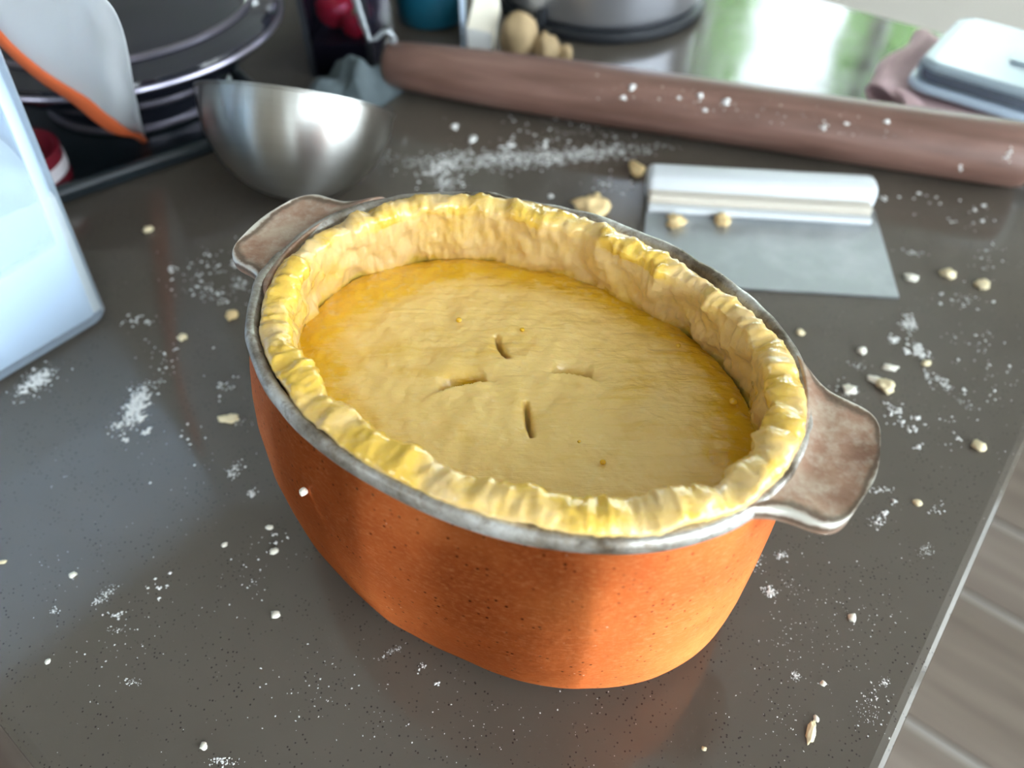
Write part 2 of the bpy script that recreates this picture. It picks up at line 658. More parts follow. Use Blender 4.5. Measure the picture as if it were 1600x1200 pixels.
def window(name, fr, a0, a1, z0, z1, n):
    """fr(a, d, z): a along the wall, d outward"""
    w = .16
    lst = [(a0, a1, .08, .26, z0, z0 + w), (a0, a1, .08, .26, z1 - w, z1)]
    for k in range(n + 1):
        x = a0 + (a1 - a0 - w) * k / n
        lst.append((x, x + w, .08, .26, z0 + w, z1 - w))
    f = boxes(name, lst, 'window_frame_white', fr=fr)
    finish(f, kind='structure')
    for k in range(n):
        x0 = a0 + (a1 - a0 - w) * k / n + w
        x1 = a0 + (a1 - a0 - w) * (k + 1) / n
        boxes('pane', [(x0, x1, .16, .18, z0 + w, z1 - w)], 'window_glass', f, fr=fr)
    return f


window('window_1', lambda a, d, z: W(a, V_WALL + d, z), *WIN_BACK, 3)
window('window_2', lambda a, d, z: W(U_WALL + d, a, z), *WIN_RIGHT, 5)
window('window_3', lambda a, d, z: W(a, V_MIN - d, z), *WIN_FRONT, 2)
window('window_4', lambda a, d, z: W(a, V_MIN - d, z), *WIN_CORNER, 1)

# outside: lawn and shrubs (seen mirrored in the worktop)
g = boxes('garden_ground', [(-60, 60, -60, 60, -3.7, -3.3)], 'terrace_stone')
finish(g, kind='structure')


def shrub(c, r, h, label):
    t = thing('garden_shrub', label, 'shrub', c, 'shrubs outside the windows')
    vs, fs = [], []
    rr = random.Random(int(c.x * 100))
    for _ in range(1500):
        d = Vector((rr.gauss(0, 1), rr.gauss(0, 1), rr.gauss(0, 1))).normalized()
        k = 1 + .35 * noise.noise(d * 2.2 + c)
        p = c + Vector((d.x * r * k, d.y * r * k, h / 2 + d.z * h / 2 * k)) * (1 - .25 * rr.random())
        a = Vector((rr.uniform(-1, 1), rr.uniform(-1, 1), rr.uniform(-1, 1))).normalized() * .36
        b_ = a.cross(Vector((rr.uniform(-1, 1), rr.uniform(-1, 1), rr.uniform(-1, 1)))).normalized() * .2
        k = len(vs)
        vs += [p - a, p + b_ + a * .1, p + a, p - b_ + a * .1]
        fs.append((k, k + 1, k + 2, k + 3))
    o = mesh('foliage', vs, fs, 'leaf', t, smooth=False)
    o['kind'] = 'stuff'
    tube('stem', [c + Vector((0, 0, 0)), c + Vector((.05, 0, h * .5))], .12, 'plinth_dark', t)


for (u, v_, r, h, lb) in ((-3.3, 15.0, .8, 12.5, 'tall leafy green shrub outside the back window'),
                          (-.6, 16.5, .9, 10.5, 'broad leafy green shrub outside the back window'),
                          (-7.4, 15.5, 1.2, 13.0, 'leafy green shrub outside the far end of the back window')):
    shrub(W(u, v_, -3.3), r, h, lb)

# ------------------------------------------------------------------ island and worktop
isl = thing('kitchen_island', 'grey painted island cabinet under the dark worktop', 'cabinet', W(-2.7, 1.2, Z_FLOOR))
boxes('carcass', [(LEFT + .1, RIGHT - .12, NEAR + .12, FAR - .12, Z_FLOOR + .33, -.10)], 'cabinet_paint', isl)
boxes('plinth', [(LEFT + .2, RIGHT - .24, NEAR + .24, FAR - .24, Z_FLOOR + .002, Z_FLOOR + .33)], 'plinth_dark', isl)
for k in range(3):
    a_ = NEAR + .13 + k * .835
    boxes('end_panel', [(RIGHT - .12, RIGHT - .06, a_ + .01, a_ + .825, Z_FLOOR + .35, -.12)], 'cabinet_paint', isl, bev=.01)
for k in range(4):
    a_ = LEFT + .12 + k * 1.38
    d = boxes('door', [(a_ + .01, a_ + 1.37, NEAR + .06, NEAR + .12, Z_FLOOR + .35, -.12)], 'cabinet_paint', isl, bev=.01)
    boxes('handle', [(a_ + .45, a_ + .93, NEAR + .02, NEAR + .045, -.32, -.28),
                     (a_ + .47, a_ + .5, NEAR + .045, NEAR + .061, -.32, -.28),
                     (a_ + .88, a_ + .91, NEAR + .045, NEAR + .061, -.32, -.28)], 'chrome', d)

top = boxes('worktop', [(LEFT, RIGHT, NEAR, FAR, -.10, 0)], 'quartz')
bevel(top, .018, 3)
finish(top, 'dark speckled stone worktop dusted with flour and crumbs', 'worktop')

# ------------------------------------------------------------------ copper pot
PC = Vector((.0024 + .004 * .5045, .6318 + .004 * .863, 0))
PANG = R(-30.3)
PA, PB = .333, .243
RIMZ = .385
NEXP = 2.12
CP, SP = math.cos(PANG), math.sin(PANG)


def PL(x, y, z):
    return Vector((PC.x + x * CP - y * SP, PC.y + x * SP + y * CP, z))


def outline(th, off=0.0):
    c, s = math.cos(th), math.sin(th)
    f = lambda t: (PA * math.copysign(abs(math.cos(t)) ** (2 / NEXP), math.cos(t)), PB * math.copysign(abs(math.sin(t)) ** (2 / NEXP), math.sin(t)))
    x, y = f(th)
    # normal from the implicit form
    nx = math.copysign(abs(x / PA) ** (NEXP - 1), x) / PA
    ny = math.copysign(abs(y / PB) ** (NEXP - 1), y) / PB
    l = math.hypot(nx, ny) or 1
    return x + nx / l * off, y + ny / l * off


pot = thing('copper_pot', 'oval copper pot with two flat tab handles and a scorched grey rim', 'pot', (PC.x, PC.y, 0))
SEG = 240
TH_CREASE = math.atan2(-.203 / PB, .203 / PA)
prof = [(-.06, .002), (-.028, .001), (-.016, .004), (-.009, .010), (-.003, .022), (.005, .040), (.012, .065), (.019, .10), (.024, .145), (.026, .19),
        (.0245, .24), (.019, .285), (.012, .325), (.006, .352), (.001, .372)]
vs = []
for i in range(SEG):
    th = 2 * math.pi * i / SEG
    for off, z in prof:
        d = abs((th - TH_CREASE + math.pi) % (2 * math.pi) - math.pi)
        d2 = abs((th - TH_CREASE + .75 + math.pi) % (2 * math.pi) - math.pi)
        ridge = .0035 * math.exp(-d / .22) + .002 * math.exp(-d2 / .12)
        x, y = outline(th, 0)
        belly = .62 - .42 * (x * CP - y * SP) / PA          # the pot bellies out most at its far left end
        if off > 0:
            off = off * max(.2, belly)
        x, y = outline(th, off + (ridge if z > .003 else 0) * min(1, z / .03) * (1 if z < .34 else .4) + .0022 * fbm((x, y, z * .6), 9, 2))
        vs.append(PL(x, y, z))
fs = grid_faces(SEG, len(prof), True)
fs.append(tuple(i * len(prof) for i in range(SEG))[::-1])
mesh('body', vs, fs, 'copper', pot)

prof = [(0.000, .364), (.003, .366), (.0052, .371), (.0052, .379), (.003, .385), (.0, .388), (-.006, .387), (-.010, .382), (-.012, .37), (-.012, .32), (-.012, .27),
        (-.006, .27), (-.006, .33), (-.004, .356)]
vs = []
for i in range(SEG):
    th = 2 * math.pi * i / SEG
    for k, (off, z) in enumerate(prof):
        x, y = outline(th, 0)
        w = .0035 * fbm((x, y, 2.0), 14, 3)
        x, y = outline(th, off + w * .6)
        vs.append(PL(x, y, z + w * (.8 if z > .35 else 0)))
mesh('rim', vs, grid_faces(SEG, len(prof), True, True), 'tin', pot)
# floor of the tinned inside
vs, n = [PL(0, 0, .012)], 64
for i in range(n):
    x, y = outline(2 * math.pi * i / n, -.02)
    vs.append(PL(x, y, .012))
for rr in (.30,):
    for i in range(n):
        x, y = outline(2 * math.pi * i / n, -.014)
        vs.append(PL(x, y, rr))
fs = [(0, 1 + i, 1 + (i + 1) % n) for i in range(n)] + [(1 + i, 1 + (i + 1) % n, 1 + n + (i + 1) % n, 1 + n + i) for i in range(n)]
mesh('lining', vs, fs, 'tin', pot)


def handle(sign):
    ts = [0, .06, .14, .22, .32, .44, .56, .68, .78, .86, .92, .96, .985, 1.0]
    NS = 17
    tipx = .404

    def hw(t):
        w = .086 + .040 * math.exp(-((t / .17) ** 1.4))
        if t > .5:
            w *= max(0.0, 1 - ((t - .5) / .5) ** 3.6) ** (1 / 3.6) if t < 1 else 0
        return max(w, .03) if t >= 1 else max(w, .03)
    vt, vb, et = [], [], []
    for t in ts:
        w = hw(t)
        for j in range(NS):
            s = -1 + 2 * j / (NS - 1)
            y = s * w
            xe = (PA) * max(0.0, 1 - abs(y / PB) ** NEXP) ** (1 / NEXP) - .010
            tip = tipx - .006 * s * s
            x = xe * (1 - t) + tip * t
            edge = max(abs(s) ** 3.0, max(0, (t - .35) / .65) ** 2.6)
            blend = min(1, t / .3)
            z = .386 + .004 * math.exp(-(t / .12) ** 2) - .0075 * blend + .0065 * edge * blend
            z += .0014 * fbm((x * sign, y, 5), 30, 3) * blend
            vt.append((x, y + .006, z))
            et.append(edge if t > .12 else edge * .6)
            vb.append((x * .999, y + .006, .362 - .004 * blend + .004 * edge))
    n = len(ts)
    vs = [PL(sign * x, (y if sign > 0 else y + .012), z) for x, y, z in vt + vb]
    k = len(vt)
    fs = grid_faces(n, NS) + [tuple(i + k for i in f[::-1]) for f in grid_faces(n, NS)]
    border = [j for j in range(NS)] + [i * NS + NS - 1 for i in range(1, n)] + [(n - 1) * NS + j for j in range(NS - 2, -1, -1)] + [i * NS for i in range(n - 2, 0, -1)]
    for a_, b_ in zip(border, border[1:] + border[:1]):
        fs.append((a_, b_, b_ + k, a_ + k))
    o = mesh('handle', vs, fs, 'handle_tin', pot, attrs={'edge': et + [.30] * k})
    md = o.modifiers.new('round', 'SUBSURF')
    md.levels = md.render_levels = 2
    return o


handle(1)
handle(-1)

# ------------------------------------------------------------------ pastry
pie = thing('unbaked_pie', 'unbaked pastry pie brushed with egg yolk inside the copper pot', 'pie', (PC.x, PC.y, .30))
LIDZ = .303
slits = [((-.061, .054), (-.023, .021), 1), ((.034, .031), (.080, .047), 2), ((-.066, -.066), (-.026, -.024), 2), ((.029, -.024), (.063, -.070), 1)]
NX, NY = 300, 220
LA, LB = PA * .905, PB * .895
idx, vs, eg = {}, [], []
for i in range(NX + 1):
    for j in range(NY + 1):
        x, y = LA * (2 * i / NX - 1), LB * (2 * j / NY - 1)
        r = math.hypot(x / LA, y / LB)
        if r > 1.0:
            continue
        z = LIDZ + .0035 * fbm((x, y, 1), 9, 2) + .0024 * fbm((x, y, 4), 30, 3) + .004 * (1 - r * r)
        z += .0005 * noise.noise(Vector((x * 60 + y * 25, (y - x * .15) * 330, 0)))
        z -= .007 * max(0, (r - .86) / .14) ** 2
        dark = 0
        for (p0, p1, kind) in slits:
            dx, dy = p1[0] - p0[0], p1[1] - p0[1]
            L = math.hypot(dx, dy)
            tx, ty = dx / L, dy / L
            s = ((x - p0[0]) * tx + (y - p0[1]) * ty) / L
            d = -(x - p0[0]) * ty + (y - p0[1]) * tx
            d += .0011 * noise.noise(Vector((s * 4, p0[0] * 40, 0))) + .0016 * math.sin(s * 3.4) * (1 if kind == 1 else -1.5)
            if -.35 < s < 1.35:
                lens = max(0.0, 1 - (2 * s - 1) ** 2)
                wide = math.exp(-((2 * s - 1) / 1.15) ** 4)
                if kind == 1:
                    z -= .030 * lens ** .6 * math.exp(-(d / .0021) ** 2)
                    z -= .006 * lens * math.exp(-abs(d) / .011)
                else:
                    if d > 0:
                        z -= .034 * lens ** .7 * math.exp(-(d / .013) ** 1.5) * min(1, d / .0012)
                        z -= .007 * wide * math.exp(-d / .03)
                        dark += 1.4 * lens * math.exp(-d / .012)  # yolk gathered in the cut, deepened to paint in its shade
                    else:
                        z += .003 * wide * math.exp(d / .014)
        idx[(i, j)] = len(vs)
        vs.append(PL(x, y, z))
        # yolk pools toward the wall, most at the back and both ends
        wy = x * SP + y * CP
        pool = max(0, (r - .62) / .38) ** 1.3 * (.85 + 1.2 * max(0, wy / .25) + .4 * max(0, -x / LA))
        eg.append(.0 + pool + dark + .35 * max(0, fbm((x, y, 9), 12, 2)))
fs = []
for i in range(NX):
    for j in range(NY):
        q = [(i, j), (i + 1, j), (i + 1, j + 1), (i, j + 1)]
        k = [idx[p] for p in q if p in idx]
        if len(k) >= 3:
            fs.append(tuple(k))
lid = mesh('lid', vs, fs, 'pastry_lid', pie, attrs={'egg': eg})

# the standing wall of dough pressed against the pot
NW, NP = 720, 30
vs, eg = [], []
for i in range(NW):
    th = 2 * math.pi * i / NW
    bx, by = outline(th, 0)
    wx, wy = bx * CP - by * SP, bx * SP + by * CP     # direction in the room
    far_side = max(0, wy / .28)
    right_back = math.exp(-(((math.atan2(wy, wx) - .55) / .55) ** 2))
    left_back = math.exp(-(((math.atan2(wy, wx) - 2.5) / .5) ** 2))
    n1 = fbm((bx, by, 3), 8, 2)
    n2 = fbm((bx, by, 8), 24, 4)
    near_side = max(0, -wy / .28)
    oo = -.0105 - .015 * right_back * (1 + .5 * n2) - .011 * left_back - .005 * max(0, n1) + .010 * near_side - .002 * abs(n2)
    th_ = .034 + .009 * n1 + .004 * n2 - .003 * right_back + .008 * near_side
    oi = oo - th_
    top = .396 + .005 * n1 + .0045 * n2 + .004 * far_side + .007 * near_side
    bot = LIDZ - .02
    oib = -.034 - .006 * n1
    for k in range(NP):
        f = k / (NP - 1)
        if f < .2:       # outside, going up
            g = f / .2
            off, z = min(oo, -.0165), bot + (top - .012 - bot) * g
        elif f < .5:     # over the top
            g = (f - .2) / .3 * math.pi
            cx = (oo + oi) / 2
            off, z = cx + (oo - oi) / 2 * math.cos(g), top - .012 + .012 * math.sin(g) ** .8
        else:            # inside, going down
            g = (f - .5) / .5
            off = oi + (oib - oi) * g ** 1.2 + .004 * math.sin(g * math.pi)
            z = top - .012 + (bot - top + .012) * g
        x, y = outline(th, off)
        p = Vector((x, y, z))
        d = .0078 * fbm(p, 24, 3) + .0030 * fbm(p + Vector((5, 5, 5)), 130, 2)
        # pinched folds on the inside
        if f > .5:
            d += .011 * fbm(p + Vector((1, 2, 6)), 17, 3) * math.sin(g * math.pi) ** .6
        x, y = outline(th, off + d * (1 if f > .25 else .3))
        z += .0055 * fbm(p + Vector((9, 1, 2)), 40, 3) * (1 if .25 < f < .6 else .3)
        vs.append(PL(x, y, z))
        e = .60 + .7 * n1 + .6 * fbm(p, 20, 2) if .22 < f < .55 else (.10 + .5 * max(0, n1) + .4 * max(0, fbm(p, 16, 2)) + (.9 * max(0, (f - .86) / .14)))
        eg.append(e)
mesh('crust_wall', vs, grid_faces(NW, NP, True, True), 'pastry_wall', pie, attrs={'egg': eg})


def blob(name, c, sx, sy, sz, mat, rotz=0, parent=None, seed=0, sub=2, rough=.35, nscale=1.6):
    bm = bmesh.new()
    bmesh.ops.create_icosphere(bm, subdivisions=sub, radius=1)
    vs = []
    ca, sa = math.cos(rotz), math.sin(rotz)
    for q in bm.verts:
        k = 1 + rough * fbm(q.co + Vector((seed * 1.7, seed * .9, 0)), nscale, 2)
        x, y, z = q.co.x * sx * k, q.co.y * sy * k, max(q.co.z * k, -.8) * sz
        vs.append(Vector(c) + Vector((x * ca - y * sa, x * sa + y * ca, z)))
    fs = [tuple(v_.index for v_ in f.verts) for f in bm.faces]
    bm.free()
    return mesh(name, vs, fs, mat, parent)


# drops of egg on the lid
for k, (px, py, s) in enumerate(((717, 500, 5), (816, 515, 4), (942, 722, 5), (1146, 627, 7), (1060, 540, 4), (905, 690, 3))):
    c = at(px, py, LIDZ + .006)
    r = pxu(s, c)
    blob('egg_drop', c, r, r, r * .7, 'egg_drop', parent=pie, seed=k, rough=.08)

# ------------------------------------------------------------------ bench scraper
scr = thing('bench_scraper', 'steel bench scraper with white handle lying behind the pot', 'scraper', (.52, 1.35, 0))
q = [Vector((.300, 1.455, .004)), Vector((.790, 1.405, .004)), Vector((.750, 1.121, .002)), Vector((.256, 1.166, .002))]
bl = mesh('blade', q + [p + Vector((0, 0, .005)) for p in q], [(3, 2, 1, 0), (4, 5, 6, 7), (0, 1, 5, 4), (1, 2, 6, 5), (2, 3, 7, 6), (3, 0, 4, 7)], 'blade_steel', scr, smooth=False)
hl, hr = at(1010, 283, .036), at(1364, 303, .036)
ax = (hr - hl).normalized()
sd = Vector((-ax.y, ax.x, 0))
# rounded bar, swept with rounded ends
prof = []
for k in range(20):
    a_ = 2 * math.pi * k / 20
    ca, sa = math.cos(a_), math.sin(a_)
    prof.append((.037 * math.copysign(abs(ca) ** .7, ca), .034 * math.copysign(abs(sa) ** .7, sa)))
st = [(0, .0), (0, .72), (.006, .9), (.016, 1), (.5, 1)]
L = (hr - hl).length
stations = [(0, .6), (.002, .8), (.007, .94), (.016, 1), (L - .016, 1), (L - .007, .94), (L - .002, .8), (L, .6)]
vs = []
for s, k in stations:
    for x, z in prof:
        vs.append(hl + ax * s + sd * x * k + Vector((0, 0, z * k)))
fs = grid_faces(len(stations), 20, False, True) + [tuple(range(20))[::-1], tuple((len(stations) - 1) * 20 + k for k in range(20))]
mesh('handle', vs, fs, 'white_plastic', scr)


def SF(s, x, z):
    return hl + ax * s + sd * x + Vector((0, 0, z - .036))


boxes('clamp_strip', [(.004, L - .012, -.062, -.030, .010, .040)], 'cream_plastic', scr, fr=SF, bev=.006)
boxes('edge_strip', [(.004, L - .012, -.082, -.060, .009, .024)], 'white_plastic', scr, fr=SF, bev=.005)

# ------------------------------------------------------------------ rolling pin
a_, c_ = at(606, 100, .07), at(1612, 246, .07)
ax = (c_ - a_)
L = ax.length
ax.normalize()
RP = .0705
prof = [(0, 0), (.040, .0), (.050, .004), (.056, .014), (.062, .12), (.067, .3), (RP, .55), (RP, L - .10), (RP * .99, L - .02), (RP * .93, L - .006), (RP * .8, L), (0, L)]
sd = Vector((-ax.y, ax.x, 0))
fr = Matrix((ax, sd, Vector((0, 0, 1)))).transposed()
vs = []
for i in range(48):
    w = 2 * math.pi * i / 48
    for r, s in prof:
        vs.append(a_ + ax * s + sd * math.cos(w) * r + Vector((0, 0, math.sin(w) * r + .001)))
pin = mesh('rolling_pin', vs, grid_faces(48, len(prof), True), 'rolling_pin_wood', base=(a_ + c_) / 2 - Vector((0, 0, .07)), frame=fr.to_4x4())
finish(pin, 'long brown wooden rolling pin speckled with flour', 'rolling pin')

# ------------------------------------------------------------------ steel bowl (tipped back)
RB = .197
BC = Vector((-.447, 1.507, RB + .003))
d = (BC - Vector((0, 0, 1))).normalized()
up = Vector((0, math.sin(PITCH), math.cos(PITCH)))
upo = (up - d * up.dot(d)).normalized()
nrm = (upo * math.cos(R(8)) + d * math.sin(R(7)) + Vector((1, 0, 0)) * math.sin(R(3.5))).normalized()
prof = []
for k in range(25):
    a_ = -math.pi / 2 + (math.pi / 2) * k / 24
    prof.append((RB * math.cos(a_), RB * math.sin(a_)))
prof += [(RB + .004, .002), (RB + .004, .005), (RB - .003, .005), (RB - .004, 0)]
for k in range(24, -1, -1):
    a_ = -math.pi / 2 + (math.pi / 2) * k / 24
    prof.append(((RB - .005) * math.cos(a_), (RB - .005) * math.sin(a_)))
bowl = lathe('mixing_bowl', prof, BC, 'brushed_steel', seg=96, axis=nrm)
# give the bowl its own axes so the brushing runs round it
finish(bowl, 'small brushed steel bowl tipped away, behind the left pot handle', 'bowl')

# ------------------------------------------------------------------ clear container with flour
A = Vector((-.756, 1.072, 0))
CH, CW, CD = .62, .58, .42
TAP = .045


def CF(a, b_, z):
    """a: toward the room along -E2 from the far corner, b: along -E1; widens upward"""
    k = z / CH
    aa = -TAP * k + a * (1 + 2 * TAP * k / CW)
    bb = -TAP * .6 * k + b_ * (1 + 2 * TAP * .6 * k / CD)
    return A - E2 * aa - E1 * bb + Vector((0, 0, z))


def rrect(w, d_, r, n=6):
    pts = []
    for cx, cy, a0 in ((w - r, d_ - r, 0), (r, d_ - r, 90), (r, r, 180), (w - r, r, 270)):
        for k in range(n + 1):
            t = R(a0 + 90 * k / n)
            pts.append((cx + r * math.cos(t), cy + r * math.sin(t)))
    return pts


fc = thing('flour_container', 'clear plastic container part filled with white flour', 'container', CF(CW / 2, CD / 2, 0))


def shell(name, inset, zs, mat, parent, cap_bottom=True):
    vs = []
    n = 28
    for z, ins in zs:
        for x, y in rrect(CW - 2 * (inset + ins), CD - 2 * (inset + ins), .035):
            vs.append(CF(x + inset + ins, y + inset + ins, z))
    m_ = len(zs)
    fs = []
    for i in range(m_ - 1):
        for j in range(n):
            fs.append((i * n + j, i * n + (j + 1) % n, (i + 1) * n + (j + 1) % n, (i + 1) * n + j))
    if cap_bottom:
        fs.append(tuple(range(n))[::-1])
    return mesh(name, vs, fs, mat, parent)


shell('wall', 0, [(.003, .012), (.006, .004), (.014, 0), (.2, 0), (.4, 0), (CH - .01, 0), (CH, -.012), (CH + .012, -.012), (CH + .012, .006), (CH, .008),
                  (.4, .007), (.2, .007), (.02, .008), (.012, .02)], 'clear_plastic', fc)
# flour inside, heaped against the far side
fl = thing('flour', 'white flour heaped inside the clear container', 'flour', CF(CW / 2, CD / 2, .02))
fl['kind'] = 'stuff'
n = 40
vs = []
for i in range(n + 1):
    for j in range(n + 1):
        x = .012 + (CW - .024) * i / n
        y = .012 + (CD - .024) * j / n
        z = .262 + .13 * (j / n) ** .8 * (1 - .3 * (i / n)) + .018 * math.sin(i / n * 5.0) + .014 * fbm((x, y, 0), 12, 3)
        p = CF(x, y, z)
        vs.append(p)
k = len(vs)
for i in range(n + 1):
    for j in range(n + 1):
        vs.append(CF(.012 + (CW - .024) * i / n, .012 + (CD - .024) * j / n, .022))
fs = grid_faces(n + 1, n + 1) + [tuple(q + k for q in f[::-1]) for f in grid_faces(n + 1, n + 1)]
N1 = n + 1
border = [j for j in range(N1)] + [i * N1 + n for i in range(1, N1)] + [n * N1 + j for j in range(n - 1, -1, -1)] + [i * N1 for i in range(n - 1, 0, -1)]
for p, q in zip(border, border[1:] + border[:1]):
    fs.append((p, q, q + k, p + k))
o = mesh('flour_mass', vs, fs, 'flour_pile', fl)
sharpen(o, 50)
o['kind'] = 'stuff'

# ------------------------------------------------------------------ black tray with rolled lip
TD = Vector((.792, .61, 0)).normalized()
TN = Vector((-TD.y, TD.x, 0))
T0 = Vector((-.977, 1.454, 0))


def TF(s, d_, z):
    return T0 + TD * s + TN * d_ + Vector((0, 0, z))


tray = thing('black_tray', 'black tray with a rolled lip behind the flour container', 'tray', TF(-.1, .37, 0))
s0, s1, d1 = -.45, .52, .75
boxes('base_plate', [(s0, s1, 0, d1, .001, .012)], 'tray_black', tray, fr=TF)


def bar(p, q, r, nm):
    return tube(nm, [p + (q - p) * t for t in (0, .25, .5, .75, 1)], r, 'tray_black', tray, seg=12)


for (p, q) in (((s0, 0), (s1, 0)), ((s1, 0), (s1, d1)), ((s1, d1), (s0, d1)), ((s0, d1), (s0, 0))):
    bar(TF(*p, .026), TF(*q, .026), .016, 'lip')
    bar(TF(*p, .012), TF(*q, .012) , .010, 'foot_rail')

# ------------------------------------------------------------------ dark round pot on the tray
DP = Vector((-.972, 1.924, .0125))
dp = thing('black_casserole', 'glossy black round casserole with bright rim band on the black tray', 'casserole', DP)
lathe('body', [(0, 0), (.20, 0), (.222, .006), (.225, .018), (.230, .03), (.262, .085), (.335, .125), (.375, .155), (.395, .178), (.395, .186), (0, .186)], DP, 'black_gloss', dp, 96)
lathe('foot_band', [(.224, .004), (.231, .008), (.231, .018), (.226, .022)], DP, 'dark_chrome', dp, 96, closed=True)
lathe('rim_band', [(.396, .180), (.403, .181), (.405, .186), (.403, .191), (.396, .192)], DP, 'dark_chrome', dp, 96, closed=True)
ld = lathe('lid', [(.394, .190), (.392, .20), (.37, .215), (.345, .222), (.34, .228), (.30, .245), (.2, .275), (.1, .29), (0, .294)], DP, 'black_gloss', dp, 96)
lathe('lid_ring', [(.338, .226), (.348, .226), (.348, .234), (.338, .236)], DP, 'dark_chrome', ld, 96, closed=True)
lathe('knob', [(.0, .292), (.018, .294), (.018, .31), (.045, .325), (.045, .34), (0, .35)], DP, 'black_gloss', ld, 32)

# ------------------------------------------------------------------ burgundy dish with pale band
JC = Vector((-1.10, 1.49, .0125))
jar = thing('burgundy_dish', 'low dark red round dish with a pale band beside the flour container', 'dish', JC)
lathe('body', [(0, 0), (.085, 0), (.098, .006), (.104, .02), (.108, .078), (.106, .084), (.100, .084), (.098, .078), (.092, .024), (0, .014)], JC, 'burgundy', jar, 48)
lathe('band', [(.1055, .030), (.1075, .031), (.1090, .058), (.1072, .059)], JC, 'label_white', jar, 48, closed=True)
lathe('base_ring', [(.094, .0), (.106, .002), (.107, .012), (.101, .016)], JC, 'burgundy', jar, 48, closed=True)

# ------------------------------------------------------------------ white sheet with orange edge
SPT = Vector((-.8, 1.615, .075))
SN = Vector((0, 1, .95)).normalized()
low = [(-30, -12), (-15, 12), (0, 32), (30, 66), (60, 98), (95, 125), (130, 148), (165, 172), (195, 192), (215, 210), (232, 232)]
upp = [(-20, -80), (0, -80), (25, -80), (52, -80), (80, -78), (110, -75), (142, -68), (172, -45), (193, 10), (207, 100), (212, 180)]
vs = []
NR = 12
for i, (l, t) in enumerate(zip(low, upp)):
    for j in range(NR):
        f = j / (NR - 1)
        # the edge band takes the first rows
        px, py = l[0] + (t[0] - l[0]) * f, l[1] + (t[1] - l[1]) * f
        p = on_plane(px, py, SPT, SN)
        wave = .022 * math.sin(i * 1.05 + .6) * (.25 + .75 * f) + .015 * math.sin(i * .55 + f * 3)
        wave += .035 * max(0, 1 - abs(i - 5.5 - 2.2 * (1 - f)) / 1.3)
        vs.append(p - SN * (wave + .01))
sheet = thing('plastic_sheet', 'curled translucent white plastic sheet with an orange edge', 'plastic sheet', SPT)
o = mesh('film', vs, grid_faces(len(low), NR), 'frosted_plastic', sheet)
md = o.modifiers.new('thick', 'SOLIDIFY')
md.thickness = .004 * S
md = o.modifiers.new('round', 'SUBSURF')
md.levels = md.render_levels = 2
ev = []
cp = [vs[i * NR] for i in range(len(low))]
wd = [20, 20, 22, 24, 30, 36, 40, 40, 34, 24, 6]
bandv = []
for i, p in enumerate(cp):
    t = (cp[min(i + 1, len(cp) - 1)] - cp[max(i - 1, 0)]).normalized()
    s = SN.cross(t).normalized()
    w = pxu(wd[i], p) / 2
    for (a_, b_) in ((-1, -.5), (-.8, .9), (0, 1.3), (.8, .9), (1, -.5), (0, -1)):
        bandv.append(p + s * a_ * w - SN * (.003 + b_ * .006))
fs = grid_faces(len(cp), 6, False, True) + [tuple(range(6))[::-1], tuple((len(cp) - 1) * 6 + k for k in range(6))]
o = mesh('orange_edge', bandv, fs, 'orange_silicone', sheet)
md = o.modifiers.new('round', 'SUBSURF')
md.levels = md.render_levels = 2
o['label'] = 'thick orange edge band'

# ------------------------------------------------------------------ dark see-through box with red contents
bx = thing('produce_box', 'dark see-through plastic box with red contents behind the steel bowl', 'box', (-.455, 2.2, 0))
IF = lambda x, y, z: Vector((x, y, z))
X0, X1, Y0, Y1, BH = -.545, -.372, 2.03, 2.42, .34
boxes('side', [(X0, X1, Y0, Y0 + .008, .004, BH)], 'dark_plastic', bx, fr=IF)
boxes('side', [(X0, X1, Y1 - .008, Y1, .004, BH)], 'dark_plastic', bx, fr=IF)
boxes('side', [(X0, X0 + .008, Y0 + .008, Y1 - .008, .004, BH)], 'dark_plastic', bx, fr=IF)
boxes('side', [(X1 - .008, X1, Y0 + .008, Y1 - .008, .004, BH)], 'dark_plastic', bx, fr=IF)
boxes('bottom', [(X0, X1, Y0, Y1, 0, .004)], 'black_rubber', bx, fr=IF)
for x in (X0, X1 - .012):
    boxes('corner_post', [(x - .003, x + .012, Y0 - .004, Y0 + .012, 0, BH)], 'black_rubber', bx, fr=IF)
boxes('liner', [(X0 + .010, X1 - .010, Y0 + .010, Y1 - .010, .005, .085)], 'black_rubber', bx, fr=IF)
for k, (px, py, Y, r) in enumerate(((480, 20, 2.15, .052), (610, 8, 2.085, .036), (500, 2, 2.27, .045), (615, 12, 2.195, .026))):
    p = on_plane(px, py, (0, Y, 0), Vector((0, 1, 0)))
    p.x = min(max(p.x, X0 + r + .012), X1 - r - .012)
    t = thing('red_fruit', ('largest dark red round fruit in the see-through box', 'bright red round fruit in the see-through box',
                            'red round fruit at the back of the see-through box', 'smallest red round fruit in the see-through box')[k], 'fruit',
              (p.x, p.y, .0855), 'red fruit in the box')
    zc = r * .87 + .0855
    lathe('flesh', [(0, -r * .86), (r * .5, -r * .8), (r * .9, -r * .4), (r, 0), (r * .92, r * .45), (r * .6, r * .8), (r * .2, r * .86), (0, r * .78)], (p.x, p.y, zc), 'red_skin', t, 24)
    tube('stalk', [(p.x, p.y, zc + r * .75), (p.x + .004, p.y, zc + r * 1.15)], .004, 'leaf', t, 6)

